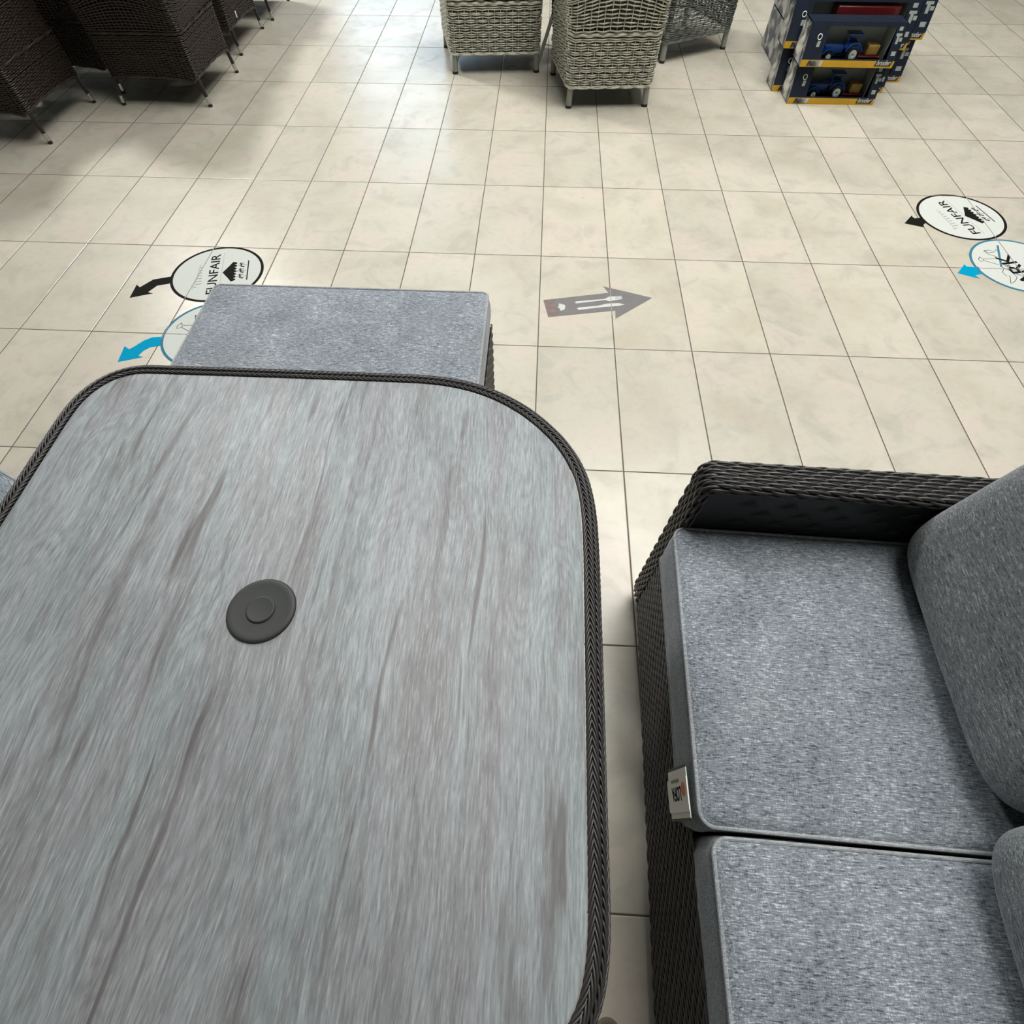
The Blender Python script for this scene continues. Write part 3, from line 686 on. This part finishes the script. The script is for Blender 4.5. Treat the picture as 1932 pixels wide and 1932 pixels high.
# ================================================================== WICKER CHAIRS
def outline(wb, wf, yb, yf, r=.05):
    """rounded quadrilateral footprint: back edge at yb (half width wb), front at yf (half width wf)"""
    C = [(-wf, yf), (-wb, yb), (wb, yb), (wf, yf)]; P = []
    for i in range(4):
        c = Vector(C[i]); a = (Vector(C[i - 1]) - c).normalized(); b_ = (Vector(C[(i + 1) % 4]) - c).normalized()
        p0 = c + a * r; p1 = c + b_ * r
        for k in range(7): u = k / 6; P.append((p0 * (1 - u) ** 2 + c * 2 * u * (1 - u) + p1 * u * u)[:])
    Q = []
    for i in range(len(P)):
        a = np.array(P[i]); b_ = np.array(P[(i + 1) % len(P)]); m_ = 16 if i % 7 == 6 else 1
        for k in range(m_): Q.append(a + (b_ - a) * k / m_)
    return np.array(Q)
def shell(fn_top, fn_bot, zlo, zhi, s0, s1, row, stake, wd, h, amp, closed, group=1, ring=4):
    """woven wall: outlines fn(t) for t 0..1 give the plan; zlo/zhi(s) limits; s in 0..1 round the plan"""
    ref = fn_bot(0.0); q = np.vstack([ref, ref[:1]]); d = np.r_[0, np.cumsum(np.linalg.norm(np.diff(q, axis=0), axis=1))]; L = d[-1]
    nst = int(round((s1 - s0) * L / stake)); nst += nst % 2
    S = np.linspace(s0, s1, nst * 3 + 1); H = float(np.mean(zhi(S) - zlo(S))); rows = int(H / row)
    def PN(s, t):
        P = np.zeros(s.shape + (3,)); Nn = np.zeros(s.shape + (3,))
        for i in range(s.shape[0]):
            O = fn_bot(float(t[i].flat[0])) if t[i].ndim else fn_bot(float(t[i])); nn = loop_normals(O)
            Oq = np.vstack([O, O[:1]]); nq = np.vstack([nn, nn[:1]]); ls = np.mod(s[i], 1.0) * L
            P[i, :, 0] = np.interp(ls, d, Oq[:, 0]); P[i, :, 1] = np.interp(ls, d, Oq[:, 1])
            Nn[i, :, 0] = np.interp(ls, d, nq[:, 0]); Nn[i, :, 1] = np.interp(ls, d, nq[:, 1])
            P[i, :, 2] = zlo(s[i]) + (zhi(s[i]) - zlo(s[i])) * t[i]
        Nn /= np.linalg.norm(Nn, axis=-1, keepdims=True) + 1e-9; return P, Nn
    T = (np.arange(rows) + .5) / rows; SS = np.broadcast_to(S, (rows, len(S))).copy(); TT = np.broadcast_to(T[:, None], SS.shape).copy()
    P, Nn = PN(SS, TT)
    ph = (np.arange(rows) // group) % 2
    off = amp * np.cos(np.pi * (np.arange(len(S)) / 3)[None] + np.pi * ph[:, None])
    P2 = P + Nn * off[..., None]; P2[..., 2] += rng.normal(0, row * .10, (rows, 1)) + .0006 * np.sin(np.arange(len(S)) * .7 + rng.uniform(0, 6, (rows, 1)))
    parts = [strands(P2, Nn, wd, h, ring)]
    # upright stakes
    k = np.arange(0, len(S), 3); PT = P[:, k].transpose(1, 0, 2)[:, ::3]; NT_ = Nn[:, k].transpose(1, 0, 2)[:, ::3]
    if PT.shape[1] > 1: parts.append(strands(PT, NT_, .0028, .0016, 4))
    return parts, PN
def liner(PN, zcount=6, s0=0., s1=1., inset=.006, n=90):
    S = np.linspace(s0, s1, n); T = np.linspace(0, 1, zcount); SS = np.broadcast_to(S, (zcount, n)).copy(); TT = np.broadcast_to(T[:, None], SS.shape).copy()
    P, Nn = PN(SS, TT); P = P - Nn * inset; idx = np.arange(zcount * n).reshape(zcount, n)
    return P.reshape(-1, 3), np.stack([idx[:-1, :-1], idx[:-1, 1:], idx[1:, 1:], idx[1:, :-1]], -1).reshape(-1, 4)
def wicker_chair(name, label, loc, rz, wb, wf, dep, hem, mat, mat_in, legmat, group, row, stake, gr, amp, tip=False, arch=0., r=.05, splay=.012, wdt=.0034, skirt_liner=False, skew=0.):
    """local: y = 0 back, +y front; the seat front opens towards +y"""
    t = thing(name, label, 'chair', loc, rz, group)
    zs = .40
    sk_ = lambda O: O + np.c_[skew * np.clip(O[:, 1], 0, dep) / dep, np.zeros(len(O))]
    bot = lambda u: sk_(outline(wb + .004 * u, wf + .004 * u, -.0 - .004 * u, dep, r))
    zl = lambda s: hem + arch * np.abs(np.sin(np.mod(s, 1) * 4 * np.pi)) ** .7; zh = lambda s: np.full_like(s, .325)
    p, PN = shell(None, bot, zl, zh, 0, 1, row, stake, wdt, row * .42, amp, True, gr)
    V, F = join_np(p); sk = link('woven_skirt', mesh_np('woven_skirt', V, F), mat, t)
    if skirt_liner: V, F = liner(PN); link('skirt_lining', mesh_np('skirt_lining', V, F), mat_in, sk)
    # braided border at the hem and at the seam
    for z, rad, nm in ((None, .0065, 'hem_border'), (.328, .006, 'seam_braid')):
        O = bot(0 if z is None else 1); n = len(O); d = np.linspace(0, 1, n, endpoint=False)
        mb = MB()
        for k in range(2):
            mb.tube([(x + .003 * math.cos(i * .9 + k * math.pi), y + .003 * math.sin(i * .9 + k * math.pi), (float(zl(np.array(d[i]))) if z is None else z) + .003 * math.sin(i * .9 + k * math.pi)) for i, (x, y) in enumerate(O)], rad * .75, 6, 0, True)
        mb.build(nm, mat, t)
    # seat
    O = bot(1) * .97; mb = MB(); mb.prism([tuple(p_) for p_ in O + np.array([0, dep * .015])], .385, .415); mb.build('seat', mat_in, t)
    # body above the seam: back and arms
    fr = lambda u: sk_(outline(wb + .006 + .02 * u, wf - .004 + .012 * u, -.008 - .055 * u, dep - .01, r))
    def top(s):
        s = np.mod(s, 1.0); k = np.clip(1 - np.abs(s - .5) / .20, 0, 1); k = k * k * (3 - 2 * k); return .63 + .30 * k
    # plan starts at the front-left corner and runs back, so the front edge is the last part of the loop
    ref = bot(0); dd = np.r_[0, np.cumsum(np.linalg.norm(np.diff(np.vstack([ref, ref[:1]]), axis=0), axis=1))]
    s_open = 1 - (2 * wf - 2 * r) / dd[-1] * 1.0
    mids = s_open / 2
    def top2(s): return top(.5 + (np.mod(s, 1.) - mids))
    p, PN = shell(None, fr, lambda s: np.full_like(s, .335), top2, 0.0, s_open, row, stake, wdt, row * .42, amp, False, gr)
    V, F = join_np(p); bk = link('woven_back', mesh_np('woven_back', V, F), mat, t)
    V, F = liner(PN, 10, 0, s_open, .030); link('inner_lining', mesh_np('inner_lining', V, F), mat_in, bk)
    S = np.linspace(0, s_open, 90); P, Nn = PN(S[None], np.ones((1, 90))); mb = MB(); mb.tube([tuple(a - b_ * .014) for a, b_ in zip(P[0], Nn[0])], .019, 8); mb.build('rim_border', mat, bk)
    # front apron between seam and seat
    p, PN2 = shell(None, fr, lambda s: np.full_like(s, .335), lambda s: np.full_like(s, .41), s_open, 1.0, row, stake, wdt, row * .42, amp, False, gr)
    V, F = join_np(p); link('front_apron', mesh_np('front_apron', V, F), mat, t)
    for sx in (-1, 1):
        for back in (0, 1):
            x = sx * ((wb if back else wf) - .030); y = .028 if back else dep - .035
            x += 0 if back else skew
            fx = x + sx * splay; fy = y - (.6 * splay if back else -.6 * splay)
            mb = MB(); rad = .0105 if tip else .0175
            P0 = Vector((x, y, .30)); P1 = Vector((fx, fy, .0)); lerp = lambda z: P0 + (P1 - P0) * ((.30 - z) / .30)
            mb.tube([P0, lerp(.045 if tip else .012)], rad, 12); leg = mb.build('leg', legmat, t)
            if tip:
                mb = MB(); mb.tube([lerp(.047), lerp(.012)], rad + .0005, 12); mb.build('chrome_tip', M['chrome'], leg)
            mb = MB(); mb.tube([lerp(.013), lerp(.0)], rad + .001, 12); mb.build('foot_cap', M['foot'], leg)
    return t
GG = 'grey wicker chairs'
wicker_chair('wicker_chair', 'pale grey wicker chair seen from behind, nearest of the three grey wicker chairs', (.360, 1.508, 0), math.radians(5.1), .246, .300, .53, .100, M['wick'], M['wick_in'], M['leg_grey'], GG, .0104, .036, 3, .0060, wdt=.0037, skirt_liner=True)
wicker_chair('wicker_chair', 'pale grey wicker chair leftmost of the three, in front of the blue floor reflection', (-.333, 1.975, 0), math.radians(5), .280, .300, .49, .100, M['wick'], M['wick_in'], M['leg_grey'], GG, skew=-.05, row=.0104, stake=.036, gr=3, amp=.0060, wdt=.0037, skirt_liner=True) # .0104, .036, 3, .0060, wdt=.0037, skirt_liner=True)
wicker_chair('wicker_chair', 'dark-shaded grey wicker chair turned at an angle, rightmost of the three', (.981, 2.312, 0), math.radians(30.4), .272, .300, .52, .100, M['wick_shaded'], M['wick_in'], M['leg_grey'], GG, .0100, .034, 3, .0045, wdt=.0037)
BG = 'brown rattan chairs'
BC = (M['brown'], M['brown_in'], M['leg_brown'])
kw = dict(tip=True, arch=.022, r=.035, splay=.035, wdt=.0032, skirt_liner=True)
wicker_chair('rattan_chair', 'brown rattan chair with chrome-tipped legs, in the top left corner nearest the left edge', (-3.03, .925, 0), 0, .270, .275, .54, .130, *BC, BG, .0078, .024, 1, .0016, **kw)
wicker_chair('rattan_chair', 'brown rattan chair in deep shade behind the one nearest the left edge', (-2.90, 1.58, 0), 0, .270, .275, .52, .118, *BC, BG, .0078, .024, 1, .0016, **kw)
wicker_chair('rattan_chair', 'brown rattan chair with its woven side lit, second from the left edge', (-2.285, 1.420, 0), 0, .262, .262, .52, .118, *BC, BG, .0078, .024, 1, .0016, **kw)
wicker_chair('rattan_chair', 'brown rattan chair with a small white mark on its side, third from the left', (-2.345, 2.200, 0), 0, .262, .262, .51, .118, *BC, BG, .0078, .024, 1, .0016, **kw)
wicker_chair('rattan_chair', 'brown rattan chair farthest away, only its thin legs visible at the top edge', (-2.320, 2.86, 0), 0, .262, .262, .45, .118, *BC, BG, .0078, .024, 1, .0016, **kw)
wicker_chair('rattan_chair', 'dark rattan chair with one long grey chrome-tipped leg, squeezed between the wicker chairs', (.246, 2.102, 0), 0, .240, .200, .36, .230, M['brown'], M['brown_in'], M['leg_grey'], BG, .0078, .024, 1, .0016, tip=True, r=.035, splay=.11, skirt_liner=True)
mb = MB(); mb.box(0, .003, -.006, .006, 0, .03); o = mb.build('price_sticker', M['card']); o.location = (-2.079, 2.33, .155)
tag(o, 'tiny white sticker on the side of the third brown rattan chair', 'sticker')

# ================================================================== TOY BOXES
def toy_box(label, x0, x1, y0, dep, z0, h, group, slant=.05, window=True, wide=False):
    """display carton: front (towards camera) leans back; yellow strip along the bottom"""
    t = thing('toy_box', label, 'box', (x0, y0, z0), 0, group)
    W = x1 - x0; mb = MB(); th = .003; ys = .030
    yf = lambda z: slant * max(0, (z - ys)) / (h - ys)
    # back, bottom, top, sides (0 navy, 1 printed side, 2 lining)
    mb.box(0, W, dep - th, dep, 0, h, 0); mb.box(0, W, 0, dep, 0, th, 0); mb.box(0, W, yf(h) , dep, h - th, h, 0)
    for xa, xb, mi in ((0, th, 1), (W - th, W, 0)):
        V = [(xa, 0, 0), (xa, 0, ys), (xa, yf(h), h), (xa, dep, h), (xa, dep, 0)]; V += [(xb, y, z) for _, y, z in V]
        mb.add(V, [(0, 1, 2, 3, 4), (9, 8, 7, 6, 5)] + [(i, 5 + i, 5 + (i + 1) % 5, (i + 1) % 5) for i in range(5)], mi)
    # lining
    mb.box(th, W - th, dep - 2 * th, dep - th, th, h - th, 2); mb.box(W - W * .10 + .001, W - W * .10 + .004, slant + .004, dep - 2 * th, th, h - .02, 2)
    # front frame: left margin, right margin, top lip, bottom strip
    ml = W * (.20 if not wide else .15); mr = W * .10
    def fr(xa, xb, za, zb, mi):
        V = [(xa, yf(za), za), (xb, yf(za), za), (xb, yf(zb), zb), (xa, yf(zb), zb)]; V += [(x, y + .002, z) for x, y, z in V]
        mb.add(V, [(0, 1, 2, 3), (7, 6, 5, 4), (0, 4, 5, 1), (1, 5, 6, 2), (2, 6, 7, 3), (3, 7, 4, 0)], mi)
    fr(0, ml, ys, h, 0); fr(W - mr, W, ys, h, 0); fr(ml, W - mr, h - .016, h, 0); fr(ml, W - mr, ys, ys + .006, 0)
    mb.box(0, W, 0, .002, 0, ys, 0)
    c = mb.build('carton', [M['navy'], M['side'], M['tan_in']], t)
    m2 = MB(); m2.box(.001, W - .001, -.0015, .0, .0, ys); m2.build('yellow_strip', M['yellow'], t)
    m3 = MB(); za, zb = ys + .006, h - .016
    V = [(ml, yf(za) + .001, za), (W - mr, yf(za) + .001, za), (W - mr, yf(zb) + .001, zb), (ml, yf(zb) + .001, zb)]; V += [(x, y + .0006, z) for x, y, z in V]
    m3.add(V, [(0, 1, 2, 3), (7, 6, 5, 4), (0, 4, 5, 1), (1, 5, 6, 2), (2, 6, 7, 3), (3, 7, 4, 0)]); m3.build('window_film', M['film'], t)
    # brand word on a navy patch, sepia picture at left
    m4 = MB(); bx = W - .105; m4.prism([(bx, .008), (bx + .088, .008), (bx + .094, .034), (bx + .006, .034)], 0, .001)
    o = m4.build('name_patch', M['navy'], t, False)
    for v in o.data.vertices: x, y, z = v.co; v.co = (x, -.0018 - z, y)
    text_mesh('bruder', .030, 'lettering', M['white'], o, (bx + .008, -.0032, .013), (1, 0, 0), (0, 0, 1), .0002, .0008, width=.078, shear=.25)
    m5 = MB(); m5.prism([(.035, .004), (.115, .004), (.122, .028), (.042, .028)], 0, .0008); o = m5.build('picture_strip', M['side'], t, False)
    for v in o.data.vertices: x, y, z = v.co; v.co = (x, -.0018 - z, y)
    # round badge and square badge on the left margin
    m6 = MB(); zc = h * .68; R0 = .011
    pts = [(ml * .62 + R0 * math.cos(a), yf(zc + R0 * math.sin(a)) - .001, zc + R0 * math.sin(a)) for a in np.linspace(0, 2 * math.pi, 24, endpoint=False)]; m6.tube(pts, .0022, 6, 0, True)
    m6.build('round_badge', M['hub'], t)
    m7 = MB(); zc = h * .46
    V = [(ml * .55, yf(zc) - .001, zc), (ml * .55 + .017, yf(zc) - .001, zc), (ml * .55 + .02, yf(zc + .022) - .001, zc + .022), (ml * .55 + .003, yf(zc + .022) - .001, zc + .022)]; V += [(x, y + .0008, z) for x, y, z in V]
    m7.add(V, [(0, 1, 2, 3), (7, 6, 5, 4), (0, 4, 5, 1), (1, 5, 6, 2), (2, 6, 7, 3), (3, 7, 4, 0)]); m7.build('square_badge', M['iconb'], t)
    m8 = MB()
    for (u0, u1, f0, f1) in ((.25, .62, .80, .90), (.15, .75, .66, .73), (.3, .55, .45, .66), (.6, .9, .52, .62), (.30, .75, .14, .26)):
        xa = W - mr + mr * u0; xb = W - mr + mr * u1; za, zb = ys + (h - ys) * f0, ys + (h - ys) * f1
        V = [(xa, yf(za) - .0008, za), (xb, yf(za) - .0008, za), (xb, yf(zb) - .0008, zb), (xa, yf(zb) - .0008, zb)]; V += [(x, y + .0006, z) for x, y, z in V]
        m8 = MB(); m8.add(V, [(0, 1, 2, 3), (7, 6, 5, 4), (0, 4, 5, 1), (1, 5, 6, 2), (2, 6, 7, 3), (3, 7, 4, 0)])
        m8.build('icon_print', M['iconb'], t)
    m9 = MB(); m9.box(W * .62, W * .86, yf(h) - .001, yf(h) + .0, h - .010, h - .004); m9.build('white_print', M['hub'], t)
    return t
def toy_tractor(label, loc, sc=1.0, body='bluebox', group='toy tractors in the boxes'):
    t = thing('toy_tractor', label, 'toy', loc, 0, group)
    S = lambda *a: [x * sc for x in a]
    mb = MB(); mb.box(*S(-.115, -.005, -.022, .022, .035, .072)); mb.box(*S(-.125, -.113, -.018, .018, .040, .066)); bevel(mb.build('bonnet', M[body], t), .008 * sc, 3)
    mb = MB(); mb.box(*S(-.125, .085, -.014, .014, .022, .038)); mb.build('chassis', M['tyre'], t)
    mb = MB(); mb.box(*S(-.005, .070, -.032, .032, .113, .119)); mb.box(*S(-.008, .072, -.030, .030, .058, .074))
    for x in (-.003, .066):
        for y in (-.028, .026): mb.box(*S(x, x + .004, y, y + .003, .07, .115))
    bevel(mb.build('cab', M[body], t), .002 * sc)
    for (x, r_, y) in ((-.085, .024, .034), (.045, .037, .038)):
        for sy in (-1, 1):
            mb = MB(); prof = [(0, -.010), (r_ * .55, -.010), (r_ * .6, -.013), (r_ * .9, -.013), (r_, -.008), (r_, .008), (r_ * .9, .013), (r_ * .6, .013), (r_ * .55, .010), (0, .010)]
            mb.lathe([(a * sc, b_ * sc) for a, b_ in prof], (x * sc, sy * y * sc, r_ * sc), 24, 0, 'Y'); wh = mb.build('wheel', M['tyre'], t)
            mb = MB(); mb.lathe([(0, .006 * sc), (.2 * r_ * sc, .014 * sc), (.55 * r_ * sc, .0135 * sc), (.58 * r_ * sc, .010 * sc), (0, .010 * sc)], (x * sc, sy * y * sc, r_ * sc), 20, 0, 'Y')
            hb = mb.build('hub', M['hub'], wh)
            if sy > 0:
                for v in hb.data.vertices: v.co.y = 2 * sy * y * sc - v.co.y
            mb = MB(); pts = [(x * sc + (r_ + .006) * sc * math.cos(a), sy * y * sc, r_ * sc + (r_ + .006) * sc * math.sin(a)) for a in np.linspace(.25, math.pi - .25, 12)]
            mb.tube(pts, .006 * sc, 6); mb.build('mudguard', M[body], t)
    mb = MB(); mb.box(*S(.090, .205, -.030, .030, .018, .028)); mb.box(*S(.085, .10, -.02, .02, .018, .05)); bevel(mb.build('implement', M['red'], t), .003 * sc)
    mb = MB(); mb.box(*S(.125, .190, -.028, .028, .029, .074)); bevel(mb.build('bale', M['bale'], t), .006 * sc, 2)
    return t
TG = 'navy and yellow toy boxes'
toy_box('lower of the two navy toy boxes with tractors, standing on the floor', 1.440, 1.946, 1.620, .168, 0, .171, TG)
toy_box('upper navy toy box with yellow strip and blue tractor, stacked at the front', 1.432, 1.950, 1.618, .168, .1715, .175, TG)
toy_box('long navy toy box on the floor behind the front tractor boxes', 1.385, 2.050, 1.791, .155, 0, .199, TG, wide=True)
toy_box('long navy toy box with a red machine inside, resting behind the upper tractor box', 1.365, 2.062, 1.792, .155, .1995, .200, TG, wide=True)
toy_box('navy toy box at the back of the pile, bottom, sticking out to the right', 1.470, 2.205, 1.955, .60, 0, .199, TG, wide=True)
toy_box('navy toy box at the back of the pile, top, sticking out to the right', 1.470, 2.215, 1.955, .60, .1995, .200, TG, wide=True)
toy_tractor('blue toy tractor with white hubs inside the lower front box', (1.680, 1.712, .004))
toy_tractor('blue toy tractor with white hubs inside the upper front box', (1.676, 1.712, .1755))
t = thing('toy_trailer', 'dark red toy trailer inside the long box behind the upper tractor box', 'toy', (1.74, 1.885, .203))
mb = MB(); mb.box(-.13, .22, -.045, .045, .03, .165); bevel(mb.build('hopper', M['red'], t), .008)
for x in (-.05, .12):
    mb = MB(); mb.lathe([(0, -.04), (.03, -.04), (.03, .04), (0, .04)], (x, 0, .03), 20, 0, 'Y'); mb.build('wheel', M['tyre'], t)
